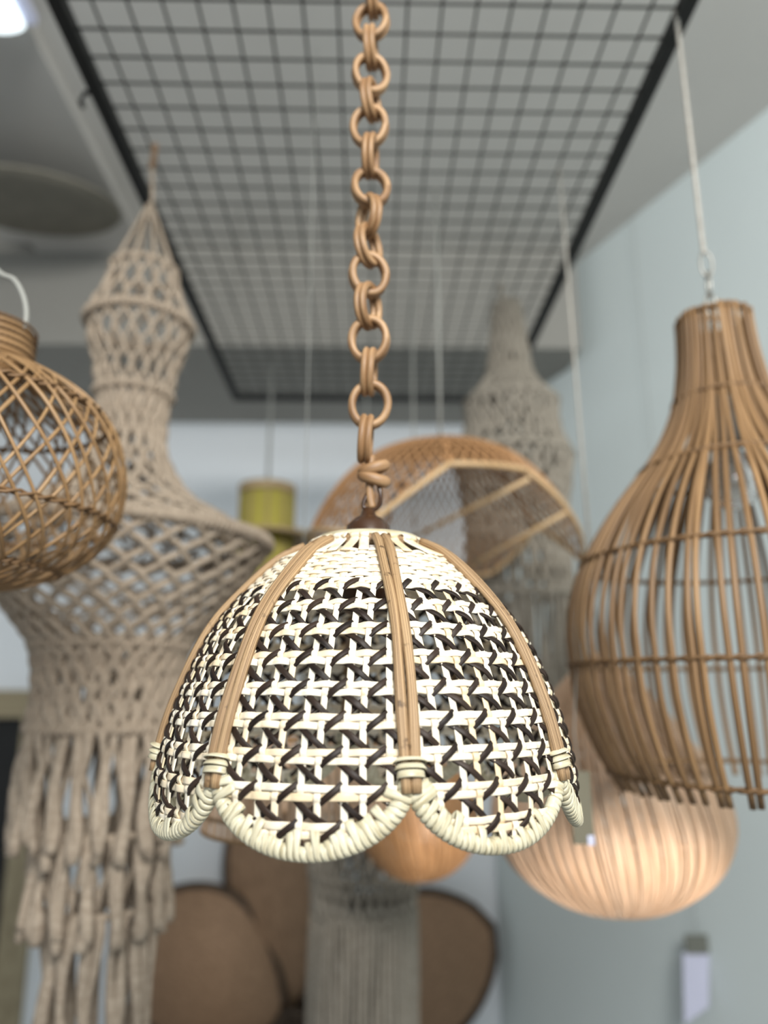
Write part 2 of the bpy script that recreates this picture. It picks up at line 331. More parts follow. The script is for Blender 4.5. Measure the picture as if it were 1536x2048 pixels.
for k in range(8):
    phi = rib0 - SEC / 2 + k * SEC
    ph = 0.10 + 0.06 * math.sin(k * 2.4)                # lateral phase of the petal's weave
    rv = 0.04 * math.sin(k * 1.7)
    back = 2 <= ((k + 0) % 8) <= 6 and k not in (7,)
    stp = 0.035
    # doubled horizontals
    for j in range(-2, int(VMAX) + 1):
        for sg in (1, -1):
            u = np.arange(-3.2, 3.2, stp)
            wob = RNG.normal(0, 0.012) + 0.015 * np.sin(u * 1.3 + RNG.uniform(0, 6))
            uu = (u - ph + 0.5) % 1.0 - 0.5            # distance from the nearest vertical pair
            h = -sg * A_W * np.sin(2 * PI * np.clip(uu, -0.4, 0.4) / 0.8) * -1 * np.where(np.abs(uu) < 0.4, 1, 0)
            lay('horizontal_cane', M['cream'], phi, u, j + rv + sg * 0.118 + wob, h, 0.00205 + RNG.uniform(-1, 1) * 0.00015, 0.0006)
    # doubled verticals
    for i in range(-3, 4):
        for sg in (-1, 1):
            v = np.arange(-2.6, VMAX, stp)
            vv = (v - rv + 0.5) % 1.0 - 0.5
            h = -sg * A_W * np.sin(2 * PI * np.clip(vv, -0.24, 0.24) / 0.48)
            wob = RNG.normal(0, 0.012) + 0.012 * np.sin(v * 1.1 + RNG.uniform(0, 6))
            lay('vertical_cane', M['cream'], phi, i + ph + sg * 0.2 + wob + 0 * v, v, h, 0.0020 + RNG.uniform(-1, 1) * 0.00015, 0.0006)
    # dark diagonals, over the horizontals one way and over the verticals the other
    for d in range(-14, 16):
        v = np.arange(-2.6, VMAX, stp)
        wob = 0.02 * np.sin(v * 2.0 + RNG.uniform(0, 6))
        lay('dark_diagonal_cane', M['dark'], phi, ph + 0.5 + (v - rv) + d + wob, v, B_W * np.cos(2 * PI * (v - rv)), 0.0017 + RNG.uniform(-1, 1) * 0.00015, 0.0007)
        lay('dark_diagonal_cane', M['dark'], phi, ph + 0.5 - (v - rv) + d + wob, v, -B_W * np.cos(2 * PI * (v - rv)), 0.0017 + RNG.uniform(-1, 1) * 0.00015, 0.0007)
    # scalloped rim: core and the strip wound round it
    th = np.linspace(-SEC / 2, SEC / 2, 90)
    th = SEC / 2 * np.sign(th) * np.abs(np.sin(th / (SEC / 2) * PI / 2)) ** 1.0
    P, N = surf(phi + th, s_rim(th), 0.0)
    core = MB().strip(P, N, 0.0034, 0.0034, 8).build('rim_core', M['binding'], lamp)
    Lr = np.concatenate([[0], np.cumsum(np.linalg.norm(np.diff(P, axis=0), axis=1))])
    turns = int(Lr[-1] / 0.0036); npt = turns * 14
    t = np.linspace(0.002, Lr[-1] - 0.002, npt)
    C = np.stack([np.interp(t, Lr, P[:, i]) for i in range(3)], 1); Nn = norm(np.stack([np.interp(t, Lr, N[:, i]) for i in range(3)], 1))
    T = norm(np.gradient(C, axis=0)); Bn = np.cross(Nn, T)                      # towards the petal's middle or away
    mid, _ = surf(phi, S_TIE, 0.0); sgn = np.sign(((mid - C) * Bn).sum(1, keepdims=True)); Bn = Bn * sgn
    ang = np.arange(npt) / 14 * 2 * PI
    ext = RNG.uniform(0.000, 0.0025, turns + 2) + np.where(RNG.uniform(0, 1, turns + 2) < 0.30, RNG.uniform(0.003, 0.0075, turns + 2), 0)
    e_ = np.interp(ang / (2 * PI), np.arange(turns + 2), ext)
    ca = np.cos(ang); rr = 0.0038
    off = Bn * (ca * np.where(ca > 0, rr + e_, rr))[:, None] + Nn * (np.sin(ang) * rr)[:, None]
    MB().strip(C + off, norm(Bn * (ca * 0.5)[:, None] + Nn * np.sin(ang)[:, None]), 0.00165 + 0.0011 * np.maximum(ca, 0), 0.00055, 8, power=0.8).build('wound_strip', M['binding'], core)
    # rib: two canes side by side, tied at the foot
    tr = rib0 + k * SEC
    for sg in (-1, 1):
        s = np.linspace(s_of_z(-0.052), s_of_r_top(0.0470), 44)
        lat = sg * 0.0029 + 0.0004 * np.sin(s * 60 + k + sg)
        P, N = surf(tr + lat / rad(s), s, 0.0036)
        rw = 0.0031 + 0.00022 * np.sin(s * 90 + k * 2 + sg)
        MB().strip(P, N, rw, rw * 0.9, 10).build('rattan_rib', M['rib'], lamp)
    for q, ds in enumerate((0.0008, 0.0045, 0.0080)):
        a = np.linspace(0, 2 * PI, 28, endpoint=False); s = S_TIE + ds + 0.0006 * np.sin(a * 1 + k)
        c_, n_ = surf(tr + np.cos(a) * (0.0072 + RNG.uniform(-2, 2) * 0.0002) / rad(S_TIE), s, 0.0032 + np.sin(a) * 0.0048)
        d0, n0 = surf(tr, S_TIE, 0.0036)
        MB().strip(c_, norm(c_ - d0), 0.0021, 0.0004, 8, closed=True, power=0.6).build('rib_tie', M['binding'], lamp)
# tight plain weave above the open cane
nb = 9
for q in range(nb):
    s = S_BAND + 0.0015 + (S_CROWN - S_BAND - 0.001) * q / (nb - 1)
    a = np.linspace(0, 2 * PI, 52 * 8, endpoint=False)
    h = 0.0007 * np.sin(a * 26 + PI * q) + 0.0007
    P, N = surf(a, s + 0.0005 * np.sin(a * 9 + q), h)
    MB().strip(P, N, 0.0019, 0.0005, 8, closed=True, power=0.5).build('band_cane', M['cream'], lamp)
for q in range(52):
    s = np.linspace(S_BAND - 0.006, S_CROWN + 0.003, 14)
    P, N = surf(q * 2 * PI / 52 + 0.06, s, 0.0004)
    MB().strip(P, N, 0.0030, 0.0004, 6).build('band_stake', M['cream'], lamp)
# crown hoop and its stitches
hoop_r, hoop_z = 0.0410, CZ + 0.1035
hoop = MB().ring((HX, HY, hoop_z), hoop_r, 0.0042, 0.0042, 48, 8).build('crown_hoop', M['rib'], lamp)
MB().ring((HX, HY, hoop_z + 0.0055), hoop_r - 0.005, 0.0032, 0.0036, 48, 8).build('crown_hoop', M['binding'], lamp)
for q in range(32):
    a0 = q * 2 * PI / 32 + RNG.normal(0, 0.03); lean = RNG.normal(0, 0.05)
    d = lambda a: np.array([math.sin(a), -math.cos(a), 0])
    P = []
    sp, sn = surf(a0 + lean, S_CROWN - 0.002, 0.0024); P.append(sp)
    for g in (-10, 35, 80, 125, 170):
        g = math.radians(g); P.append(np.array([HX, HY, hoop_z]) + d(a0 + lean * 0.2) * (hoop_r + 0.0052 * math.cos(g)) + np.array([0, 0, 0.0052 * math.sin(g)]))
    P = catmull(P, 4); cen = np.array([HX, HY, hoop_z]) + d(a0) * (hoop_r - 0.004) + np.array([0, 0, -0.008])
    MB().strip(P, norm(P - cen), np.linspace(0.0036, 0.0030, len(P)), 0.0005, 8, power=0.6).build('crown_stitch', M['cream'], lamp)
# fitting inside: bar across the hoop, cap and socket
MB().strip([(HX - 0.037, HY, hoop_z - 0.003), (HX, HY, hoop_z - 0.002), (HX + 0.037, HY, hoop_z - 0.003)], (0, 0, 1), 0.004, 0.003, 8).build('cross_bar', M['rib'], lamp)
c0 = (HX, HY, CZ)
sk = MB().lathe(c0, [(0.0005, 0.137), (0.004, 0.136), (0.006, 0.130), (0.010, 0.128), (0.0165, 0.122), (0.0175, 0.108), (0.0175, 0.098), (0.0195, 0.096), (0.0195, 0.058), (0.0165, 0.056), (0.0005, 0.056)], 28).build('lamp_socket', M['socket'], lamp)
MB().lathe(c0, [(0.0200, 0.088), (0.0212, 0.086), (0.0212, 0.080), (0.0200, 0.078)], 28).build('brass_collar', M['brass'], sk)

# ------------------------------------------------------------------ rattan chain
chain = thing('rattan_ring_chain', 'chain of honey brown rattan rings holding the scalloped dome lamp', 'chain', (HX, HY, CZ + 0.118))
a = np.linspace(0, 2 * PI, 28, endpoint=False)
ringp = np.stack([0.0142 * np.cos(a), 0 * a, 0.0172 * np.sin(a)], 1)
lm = MB()
for dy in (-0.0026, 0.0026):
    lm.strip(ringp + np.array([0, dy, 0]), np.stack([np.cos(a), 0 * a, np.sin(a)], 1), 0.0028, 0.0031, 8, closed=True)
lme = lm.mesh('link'); lme.polygons.foreach_set('use_smooth', [True] * len(lme.polygons)); lme.materials.append(M['chain'])
lk = [(0.192, 88), (0.2203, 4), (0.2485, 84), (0.2765, -8), (0.3068, 62), (0.3355, 12), (0.3625, 58), (0.3905, 118), (0.4187, 8), (0.4500, 80), (0.4800, -6), (0.5075, 70), (0.5350, 10), (0.5635, 82), (0.5920, -12)]
z = 0.592; i = 0
while z < 0.925:
    z += 0.0283; i += 1; lk.append((z, 85 if i % 2 else 8))
for z, yw in lk:
    o = link('link', lme, chain); o.location = (RNG.normal(0, 0.0008), 0, z - 0.118)
    o.rotation_euler = (RNG.normal(0, 0.08), RNG.normal(0, 0.10), math.radians(yw)); 
zt = max(q[0] for q in lk)
MB().tube([(HX, HY, CZ + zt + 0.010), (HX, HY, CZ + zt + 0.02), (HX + 0.002, HY, GZ + 0.004), (HX, HY + 0.004, GZ + 0.006)], 0.002, 8).build('hook', M['steel'], chain)
kn = MB()
for dz, rr in ((0.0045, 0.0085), (-0.0035, 0.0088)):
    aa = np.linspace(0, 2 * PI, 24, endpoint=False)
    kn.strip(np.stack([HX + 0.004 + rr * np.cos(aa), HY + rr * 0.6 * np.sin(aa), CZ + 0.163 + dz + 0.003 * np.sin(aa + dz * 300)], 1), np.stack([np.cos(aa), np.sin(aa), 0 * aa], 1), 0.0048, 0.0045, 8, closed=True)
kn.build('knot', M['chain'], chain)
MB().tube(catmull([(HX + 0.002, HY, CZ + 0.178), (HX + 0.001, HY, CZ + 0.160), (HX + 0.001, HY, CZ + 0.146), (HX + 0.003, HY, CZ + 0.136)], 6), 0.0032, 8).build('tail_strand', M['chain'], chain)
MB().tube(catmull([(HX + 0.006, HY, CZ + 0.160), (HX + 0.009, HY - 0.002, CZ + 0.148), (HX + 0.008, HY - 0.001, CZ + 0.138), (HX + 0.001, HY, CZ + 0.134), (HX - 0.004, HY, CZ + 0.138), (HX - 0.001, HY, CZ + 0.147)], 6), 0.0018, 8).build('hook', M['socket'], chain)

# ------------------------------------------------------------------ shared makers
def prof_fn(pts):
    P = catmull(pts, 10); S = np.concatenate([[0], np.cumsum(np.linalg.norm(np.diff(P, axis=0), axis=1))]); S /= S[-1]
    return lambda t: (np.interp(t, S, P[:, 0]), np.interp(t, S, P[:, 1]))
def revolve(ax, pf, th, t, h=0.0):
    r, z = pf(t); th = np.broadcast_to(th, np.shape(t)); d = np.stack([np.sin(th), -np.cos(th)], -1)
    rr = (r + h)
    P = np.concatenate([np.array(ax)[None, :] + d * np.asarray(rr)[:, None], (CZ + z)[:, None]], 1)
    return P, np.concatenate([d, 0 * d[:, :1]], 1)
def net(mb, ax, pts, n, cross, hw, seg=28, wob=0.25, h=0.002, knots=True, sides=6):
    """knotted netting: cords run both ways round and meet `cross` times on the way"""
    pf = prof_fn(pts); t = np.linspace(0, 1, seg)
    for k in range(n):
        for sg in (1, -1):
            ph = RNG.uniform(0, 6)
            x = t * cross
            tri = x - wob * np.sin(2 * PI * x) / (2 * PI) * 2.0
            th = 2 * PI * k / n + sg * tri * PI / n + RNG.normal(0, 0.01)
            P, N = revolve(ax, pf, th, t, h * sg * np.cos(PI * x) + RNG.normal(0, 0.0006))
            mb.strip(P, N, hw, hw, sides)
    return mb
def spun(path_z, ax, r, zc, hw, n=48, twist=20, amp=0.0012):
    """two twines twisted together into a hoop"""
    mb = MB(); a = np.linspace(0, 2 * PI, n * 3, endpoint=False)
    for q in (0, PI):
        d = np.stack([np.cos(a), np.sin(a), 0 * a], 1)
        rr = r + amp * np.cos(a * twist + q); zz = amp * np.sin(a * twist + q)
        P = np.array([ax[0], ax[1], CZ + zc]) + d * rr[:, None]; P[:, 2] += zz
        mb.strip(P, d, hw, hw, 6, closed=True)
    return mb
def fringe(parent, ax, mat, n, r0, r1, z0, z1, hw, name='fringe_strand', wave=0.006, seg=13, phase=0.0, pair=True):
    for k in range(n):
        t = np.linspace(0, 1, seg); th0 = 2 * PI * (k + phase) / n
        g = 1 if k % 2 else -1
        lat = wave * np.sin(t * RNG.uniform(5, 9) + RNG.uniform(0, 6)) * t ** 0.4
        if pair: lat = lat + g * (PI * (r0 + r1) / 2 / n * 0.55) * np.sin(t * PI) * -0.6 + g * (PI * r1 / n * 0.75) * t * -1
        zl = z1 + RNG.normal(0, 0.008)
        r = r0 + (r1 - r0) * t + 0.004 * np.sin(t * 7 + k)
        th = th0 + lat / np.maximum(r, 0.02)
        P = np.stack([ax[0] + r * np.sin(th), ax[1] - r * np.cos(th), CZ + z0 + (zl - z0) * t], 1)
        N = np.stack([np.sin(th), -np.cos(th), 0 * th], 1)
        w_ = hw * (1 + 0.28 * np.sin(t * 9 + k * 1.3)) * (1 + 0.25 * t)
        MB().strip(P, N, w_, w_, 6).build(name, mat, parent)
def hang(parent, ax, z0, r=0.0022, mat='cord', top=None, name='hanging_cord', dx=0.0):
    """cord from the thing up over a wire of the grid"""
    top = GZ + 0.003 if top is None else top
    MB().tube([(ax[0], ax[1], CZ + z0), (ax[0] + dx * 0.5, ax[1], (CZ + z0 + top) / 2), (ax[0] + dx, ax[1], top)], r, 8).build(name, M[mat], parent)

# ------------------------------------------------------------------ gourd-shaped stick lamp
gx = (0.440, 0.86)
gl = thing('gourd_rattan_lamp', 'tall gourd shaped lamp of upright golden rattan sticks with narrow neck', 'pendant lamp', (*gx, CZ - 0.105))
gp = [(0.0425, 0.468), (0.0435, 0.440), (0.048, 0.395), (0.059, 0.345), (0.090, 0.283), (0.148, 0.209), (0.188, 0.140), (0.2045, 0.0785), (0.2035, 0.03), (0.199, -0.012), (0.180, -0.066), (0.164, -0.094), (0.157, -0.107)]
gpf = prof_fn(gp); t = np.linspace(0, 1, 40)
P, N = revolve(gx, gpf, 0.0, t)
gst = MB().strip(P, N, np.interp(t, [0, 0.2, 0.45, 1], [0.0025, 0.0029, 0.0034, 0.0034]), 0.0024, 6, power=0.8).mesh('stick', (*gx, CZ - 0.105))
gst.polygons.foreach_set('use_smooth', [True] * len(gst.polygons)); gst.materials.append(M['gourd'])
for k in range(76):
    o = link('stick', gst, gl); o.rotation_euler = (RNG.normal(0, 0.004), RNG.normal(0, 0.004), 2 * PI * k / 76 + RNG.normal(0, 0.018))
def g_r(z):
    tt = np.linspace(0, 1, 400); r, zz = gpf(tt); return float(np.interp(-z, -zz, r))
for zc in (0.463, 0.352, 0.262, 0.150, 0.030, -0.090):
    spun(None, gx, g_r(zc) + 0.0008, zc, 0.0019, 48, 40, 0.0022).build('twisted_band', M['twine'], gl)
    MB().ring((*gx, CZ + zc), g_r(zc) - 0.0042, 0.0022, 0.0022, 56, 6).build('inner_hoop', M['gourd'], gl)
# pale rope with a steel link at the neck
rp = MB(); z = np.linspace(CZ + 0.56, GZ + 0.012, 90)
for q in (0, PI):
    rp.strip(np.stack([gx[0] - 0.002 + 0.0016 * np.cos(z * 420 + q), gx[1] + 0.0016 * np.sin(z * 420 + q), z], 1), (0.1, 1, 0.02), 0.0021, 0.0021, 6)
rp.build('hanging_rope', M['rope'], gl)
for zc, yw in ((0.545, 0), (0.515, 1.4), (0.485, 0.3)):
    aa = np.linspace(0, 2 * PI, 20, endpoint=False)
    q = np.stack([0.008 * np.cos(aa) * math.cos(yw), 0.008 * np.cos(aa) * math.sin(yw), 0.0185 * np.sin(aa)], 1) + np.array([*gx, CZ + zc])
    MB().strip(q, norm(q - np.array([*gx, CZ + zc])), 0.0017, 0.0017, 6, closed=True).build('steel_link', M['steel'], gl)
MB().strip([(gx[0] - 0.0425, gx[1], CZ + 0.466), (gx[0], gx[1], CZ + 0.467), (gx[0] + 0.0425, gx[1], CZ + 0.466)], (0, 0, 1), 0.003, 0.003, 8).build('cross_bar', M['gourd'], gl)
gs = MB().lathe((*gx, CZ), [(0.0005, 0.46), (0.004, 0.459), (0.004, 0.36), (0.018, 0.355), (0.0195, 0.30), (0.0005, 0.30)], 20).build('lamp_socket', M['cord'], gl)
MB().lathe((*gx, CZ), [(0.013, 0.302), (0.014, 0.288), (0.024, 0.27), (0.031, 0.248), (0.030, 0.232), (0.020, 0.218), (0.0005, 0.212)], 24).build('bulb', M['glass'], gl)
# narrow tag hanging at the gourd's side
tp = at(1163, 1600, 0.86)
tg = thing('hang_tag', 'small narrow grey green tag hanging beside the gourd lamp', 'tag', (tp[0], tp[1], tp[2] - 0.045))
MB().box((tp[0] - 0.011, tp[1] - 0.0008, tp[2] - 0.045), (tp[0] + 0.011, tp[1] + 0.0008, tp[2] + 0.03)).build('card', M['tag'], tg, False)
MB().box((tp[0] + 0.004, tp[1] - 0.0014, tp[2] - 0.046), (tp[0] + 0.011, tp[1] - 0.0009, tp[2] - 0.036)).build('white_corner', M['paper'], tg, False)

MB().tube([(tp[0], tp[1], tp[2] + 0.029), (tp[0] - 0.004, tp[1], tp[2] + 0.07), (gx[0] - 0.2035, gx[1], CZ + 0.028)], 0.0006, 6).build('thread', M['cord'], tg)

# ------------------------------------------------------------------ open woven globe lamp
bx = (-0.362, 0.65)
gb = thing('open_weave_globe_lamp', 'round open lattice globe lamp of thin tan rattan strands with coiled neck', 'pendant lamp', (*bx, CZ + 0.088))
bp = [(0.034, 0.300), (0.052, 0.292), (0.080, 0.278), (0.106, 0.258), (0.123, 0.232), (0.1315, 0.197), (0.130, 0.165), (0.122, 0.140), (0.105, 0.119), (0.080, 0.103), (0.052, 0.093), (0.030, 0.089)]
bpf = prof_fn(bp); t = np.linspace(0, 1, 44)
for sg in (1, -1):
    ms = []
    for q in range(3):
        th = sg * (1.45 * t + 0.03 * np.sin(t * 9 + q * 2))
        P, N = revolve(bx, bpf, th, t, 0.0012 * sg)
        m_ = MB().strip(P, N, 0.0015 + 0.0002 * q, 0.0013, 6).mesh('strand', (*bx, CZ + 0.088))
        m_.polygons.foreach_set('use_smooth', [True] * len(m_.polygons)); m_.materials.append(M['globe']); ms.append(m_)
    for k in range(40):
        o = link('strand', ms[k % 3], gb); o.rotation_euler = (0, 0, 2 * PI * (k + 0.5 * (k % 2) * 0.5) / 40 + RNG.normal(0, 0.02))
def b_r(z):
    tt = np.linspace(0, 1, 400); r, zz = bpf(tt); return float(np.interp(-z, -zz, r))
for zc in (0.250, 0.150, 0.104):
    spun(None, bx, b_r(zc) + 0.0006, zc, 0.0015, 48, 30, 0.0018).build('twisted_band', M['twine'], gb)
for q, zc in enumerate((0.304, 0.311, 0.318, 0.325, 0.331)):
    MB().ring((*bx, CZ + zc), 0.0375 - 0.0006 * abs(q - 1), 0.0040, 0.0034, 40, 8).build('neck_coil', M['globe'], gb)
    spun(None, bx, 0.0405, zc + 0.0035, 0.0007, 40, 26, 0.0008).build('coil_stitch', M['twine'], gb)
MB().ring((*bx, CZ + 0.090), 0.031, 0.003, 0.003, 40, 8).build('foot_hoop', M['globe'], gb)
q0 = at(52, 668, 0.64)
MB().tube(catmull([(q0[0] - 0.006, q0[1], CZ + 0.325), tuple(at(52, 640, 0.64)), tuple(at(48, 598, 0.64)), tuple(at(28, 560, 0.64)), tuple(at(-10, 535, 0.64)), (-0.40, 0.645, CZ + 0.46), (-0.425, 0.65, CZ + 0.62), (-0.43, 0.65, CZ + 0.80), (-0.438, 0.65, GZ + 0.0)], 8), 0.0026, 8).build('hanging_cable', M['cord'], gb)

# ------------------------------------------------------------------ big macrame lantern
mx_ = (-0.390, 1.145)
ml = thing('macrame_tiered_lantern', 'tall tiered beige macrame lantern with wide ring and layered fringe', 'macrame lantern', (*mx_, CZ - 0.52))
hoops = [(0.053, 0.700, 0.004), (0.084, 0.598, 0.0065), (0.058, 0.472, 0.006), (0.228, 0.226, 0.008), (0.112, 0.066, 0.006), (0.106, -0.052, 0.006)]
for r, z, h in hoops:
    hp = MB().ring((*mx_, CZ + z), r, h, h, 56, 8).build('hoop', M['mac'], ml)
    cw = MB(); n = int(2 * PI * r / 0.0085); tw = np.linspace(0, 2 * PI, n * 8, endpoint=False)
    d = np.stack([np.cos(tw), np.sin(tw), 0 * tw], 1); g = tw * n
    Q = np.array([*mx_, CZ + z]) + d * (r + h * 1.15 * np.cos(g))[:, None]; Q[:, 2] += h * 1.15 * np.sin(g)
    cw.strip(Q, d * np.cos(g)[:, None] + np.array([0, 0, 1]) * np.sin(g)[:, None], 0.0028, 0.0022, 5, closed=True); cw.build('cord_wrapping', M['mac'], hp)
tm = MB()
for k in range(10):
    th = 2 * PI * k / 10; tt = np.linspace(0, 1, 8)
    P = np.stack([mx_[0] + (0.053 * (1 - tt) + 0.004 * tt) * np.sin(th), mx_[1] - (0.053 * (1 - tt) + 0.004 * tt) * np.cos(th), CZ + 0.70 + 0.13 * tt], 1)
    tm.tube(P, 0.0028, 6)
tm.build('gathered_cords', M['mac'], ml)['kind'] = 'stuff'
net(MB(), mx_, [(0.053, 0.700), (0.062, 0.66), (0.074, 0.63), (0.084, 0.598)], 14, 2.5, 0.0034).build('knotted_net', M['mac'], ml)['kind'] = 'stuff'
net(MB(), mx_, [(0.080, 0.595), (0.076, 0.56), (0.064, 0.52), (0.057, 0.472)], 17, 4, 0.0032).build('knotted_net', M['mac'], ml)['kind'] = 'stuff'
net(MB(), mx_, [(0.056, 0.470), (0.052, 0.43), (0.054, 0.385), (0.070, 0.345), (0.105, 0.30), (0.165, 0.262), (0.228, 0.226)], 18, 11, 0.0044, seg=80).build('knotted_net', M['mac'], ml)['kind'] = 'stuff'
net(MB(), mx_, [(0.056, 0.470), (0.051, 0.43), (0.053, 0.385), (0.069, 0.345), (0.104, 0.30), (0.164, 0.262), (0.228, 0.226)], 16, 3, 0.003, seg=50, wob=0.0).build('knotted_net', M['mac'], ml)['kind'] = 'stuff'
net(MB(), mx_, [(0.228, 0.222), (0.190, 0.165), (0.145, 0.11), (0.112, 0.066)], 26, 9, 0.0050, seg=54).build('knotted_net', M['mac'], ml)['kind'] = 'stuff'
net(MB(), mx_, [(0.112, 0.064), (0.104, 0.03), (0.102, -0.01), (0.106, -0.052)], 26, 5, 0.0052, seg=36).build('knotted_net', M['mac'], ml)['kind'] = 'stuff'
net(MB(), mx_, [(0.110, 0.064), (0.101, 0.03), (0.099, -0.01), (0.104, -0.052)], 34, 2, 0.0046, seg=20, wob=0).build('knotted_net', M['mac'], ml)['kind'] = 'stuff'
fringe(ml, mx_, M['mac'], 44, 0.105, 0.111, -0.052, -0.215, 0.0058, wave=0.004)
mx2 = (mx_[0] + 0.010, mx_[1]); mx3 = (mx_[0] + 0.018, mx_[1])
fringe(ml, mx2, M['mac'], 32, 0.088, 0.094, -0.19, -0.315, 0.0066, wave=0.004, phase=0.4)
fringe(ml, mx3, M['mac'], 26, 0.070, 0.068, -0.29, -0.52, 0.0062, wave=0.006, phase=0.2)
MB().ring((*mx2, CZ - 0.19), 0.088, 0.005, 0.005, 40, 8).build('inner_hoop', M['mac'], ml)
MB().ring((*mx3, CZ - 0.29), 0.070, 0.005, 0.005, 40, 8).build('inner_hoop', M['mac'], ml)
net(MB(), mx_, [(0.104, -0.054), (0.096, -0.12), (0.086, -0.19), (0.078, -0.24), (0.068, -0.29)], 14, 2, 0.0035, seg=16).build('inner_net', M['mac'], ml)['kind'] = 'stuff'
MB().tube(catmull([(mx_[0], mx_[1], CZ + 0.80), (mx_[0] + 0.003, mx_[1], CZ + 0.84), (mx_[0], mx_[1], CZ + 0.88), (mx_[0] - 0.004, mx_[1], GZ + 0.004)], 8), 0.0036, 8).build('hanging_cord', M['mac'], ml)
MB().tube([(mx_[0] - 0.003, mx_[1], CZ + 0.905), (mx_[0], mx_[1], CZ + 0.935), (mx_[0], mx_[1], GZ + 0.004)], 0.0058, 8).build('knot', M['leaf'], ml)

# ------------------------------------------------------------------ copper dome with zigzag rim
ox = (0.124, 1.25)
dm = thing('zigzag_rim_dome_shade', 'copper brown fine mesh dome shade with pale rods round a zigzag rim', 'lamp shade', (*ox, CZ + 0.15))
dp = [(0.012, 0.414), (0.05, 0.410), (0.10, 0.394), (0.14, 0.372), (0.175, 0.338), (0.203, 0.298), (0.222, 0.260), (0.234, 0.222), (0.240, 0.175)]
DZ = 0.013                                     # whole dome a little higher
dpf = prof_fn([(r, z + DZ) for r, z in dp])
_tt = np.linspace(0, 1, 400); _zz = dpf(_tt)[1]
RIM = [(-180, 0.20), (-152, 0.285), (-118, 0.205), (-92, 0.255), (-64, 0.235), (-36, 0.212), (-2, 0.318), (40, 0.322), (88, 0.200), (118, 0.290), (150, 0.215), (180, 0.20)]
def d_rim(th):
    """how far down the dome reaches: high arch towards the shop front, points between"""
    g = (math.degrees(th) + 180) % 360 - 180
    z = DZ + np.interp(g, [p[0] for p in RIM], [p[1] for p in RIM]); return float(np.interp(-z, -_zz, _tt))
def lattice(sgn, n, tw, hw):
    mb = MB(); tt = np.linspace(0.02, 1, 60)
    for k in range(n):
        th = 2 * PI * k / n + sgn * tw * tt
        lim = np.array([d_rim(x) for x in th]); ok = np.where(tt > lim)[0]
        e = ok[0] if len(ok) else 60
        if e < 4: continue
        P, N = revolve(ox, dpf, th[:e], tt[:e], 0.001 * sgn)
        mb.strip(P, N, hw, 0.0008, 4)
    return mb
o = lattice(1, 66, 0.9, 0.0026).build('woven_mesh', M['copper'], dm); o['kind'] = 'stuff'
o = lattice(-1, 66, 0.9, 0.0026).build('woven_mesh', M['copper'], dm); o['kind'] = 'stuff'
for (g0, z0), (g1, z1) in zip(RIM[:-1], RIM[1:]):
    th = np.radians(np.linspace(g0, g1, 14)); th[0] += 1e-4; th[-1] -= 1e-4
    tt = np.array([d_rim(x) for x in th]); P, N = revolve(ox, dpf, th, tt, 0.001)
    MB().strip(P, N, 0.0048, 0.0042, 8).build('rim_rod', M['rod'], dm)
for g in (-152, -92, -2, 40, 118):
    th = math.radians(g); tt = np.linspace(0.03, d_rim(th), 14); P, N = revolve(ox, dpf, th, tt, -0.003)
    MB().strip(P, N, 0.0030, 0.0030, 8).build('rib', M['copper'], dm)
for g0, q0_, g1, q1_ in ((-150, 0.80, 38, 0.62), (175, 0.93, 60, 0.75)):          # straight brace rods inside the dome
    p0 = revolve(ox, dpf, math.radians(g0), np.array([q0_]), -0.004)[0][0]; p1 = revolve(ox, dpf, math.radians(g1), np.array([q1_]), -0.004)[0][0]
    MB().tube([p0, (p0 + p1) / 2, p1], 0.0042, 8).build('brace_rod', M['rod'], dm)
MB().ring((*ox, CZ + 0.413 + DZ), 0.014, 0.005, 0.005, 24, 8).build('top_ring', M['twine'], dm)
hang(dm, ox, 0.41 + DZ, 0.0028)

# ------------------------------------------------------------------ grey macrame lantern
yx = (0.324, 1.60)
mg = thing('grey_macrame_lantern', 'slim necked greyish macrame lantern flaring in steps above long fringe', 'macrame lantern', (*yx, CZ - 0.06))
gpts = [[(0.030, 0.895), (0.037, 0.83), (0.044, 0.765), (0.052, 0.715)], [(0.052, 0.715), (0.075, 0.68), (0.106, 0.645)], [(0.106, 0.645), (0.104, 0.60), (0.112, 0.56), (0.132, 0.512)], [(0.132, 0.512), (0.12, 0.44), (0.110, 0.36), (0.112, 0.28), (0.115, 0.20)]]
for q, (pts, n, c) in enumerate(zip(gpts, (16, 18, 22, 24), (6, 3, 5, 9))):
    net(MB(), yx, pts, n, c, 0.0048, seg=40).build('knotted_net', M['macg'], mg)['kind'] = 'stuff'
    net(MB(), yx, [(r - 0.002, z) for r, z in pts], int(n * 1.2), 1, 0.0045, seg=20, wob=0).build('knotted_net', M['macg'], mg)['kind'] = 'stuff'
for r, z in ((0.030, 0.895), (0.052, 0.715), (0.106, 0.645), (0.132, 0.512), (0.115, 0.20)):
    MB().ring((*yx, CZ + z), r, 0.007, 0.007, 40, 8).build('hoop', M['macg'], mg)
fringe(mg, yx, M['macg'], 40, 0.115, 0.108, 0.20, -0.05, 0.0055, wave=0.004, pair=False)
MB().tube([(yx[0] - 0.012, yx[1], CZ + 0.89), (yx[0] - 0.012, yx[1], CZ + 0.92), (yx[0] - 0.012, yx[1], GZ + 0.003)], 0.006, 8).build('hanging_cord', M['macg'], mg)
MB().strip([(yx[0] - 0.03, yx[1], CZ + 0.895), (yx[0], yx[1], CZ + 0.897), (yx[0] + 0.03, yx[1], CZ + 0.895)], (0, 0, 1), 0.004, 0.004, 8).build('cross_bar', M['macg'], mg)

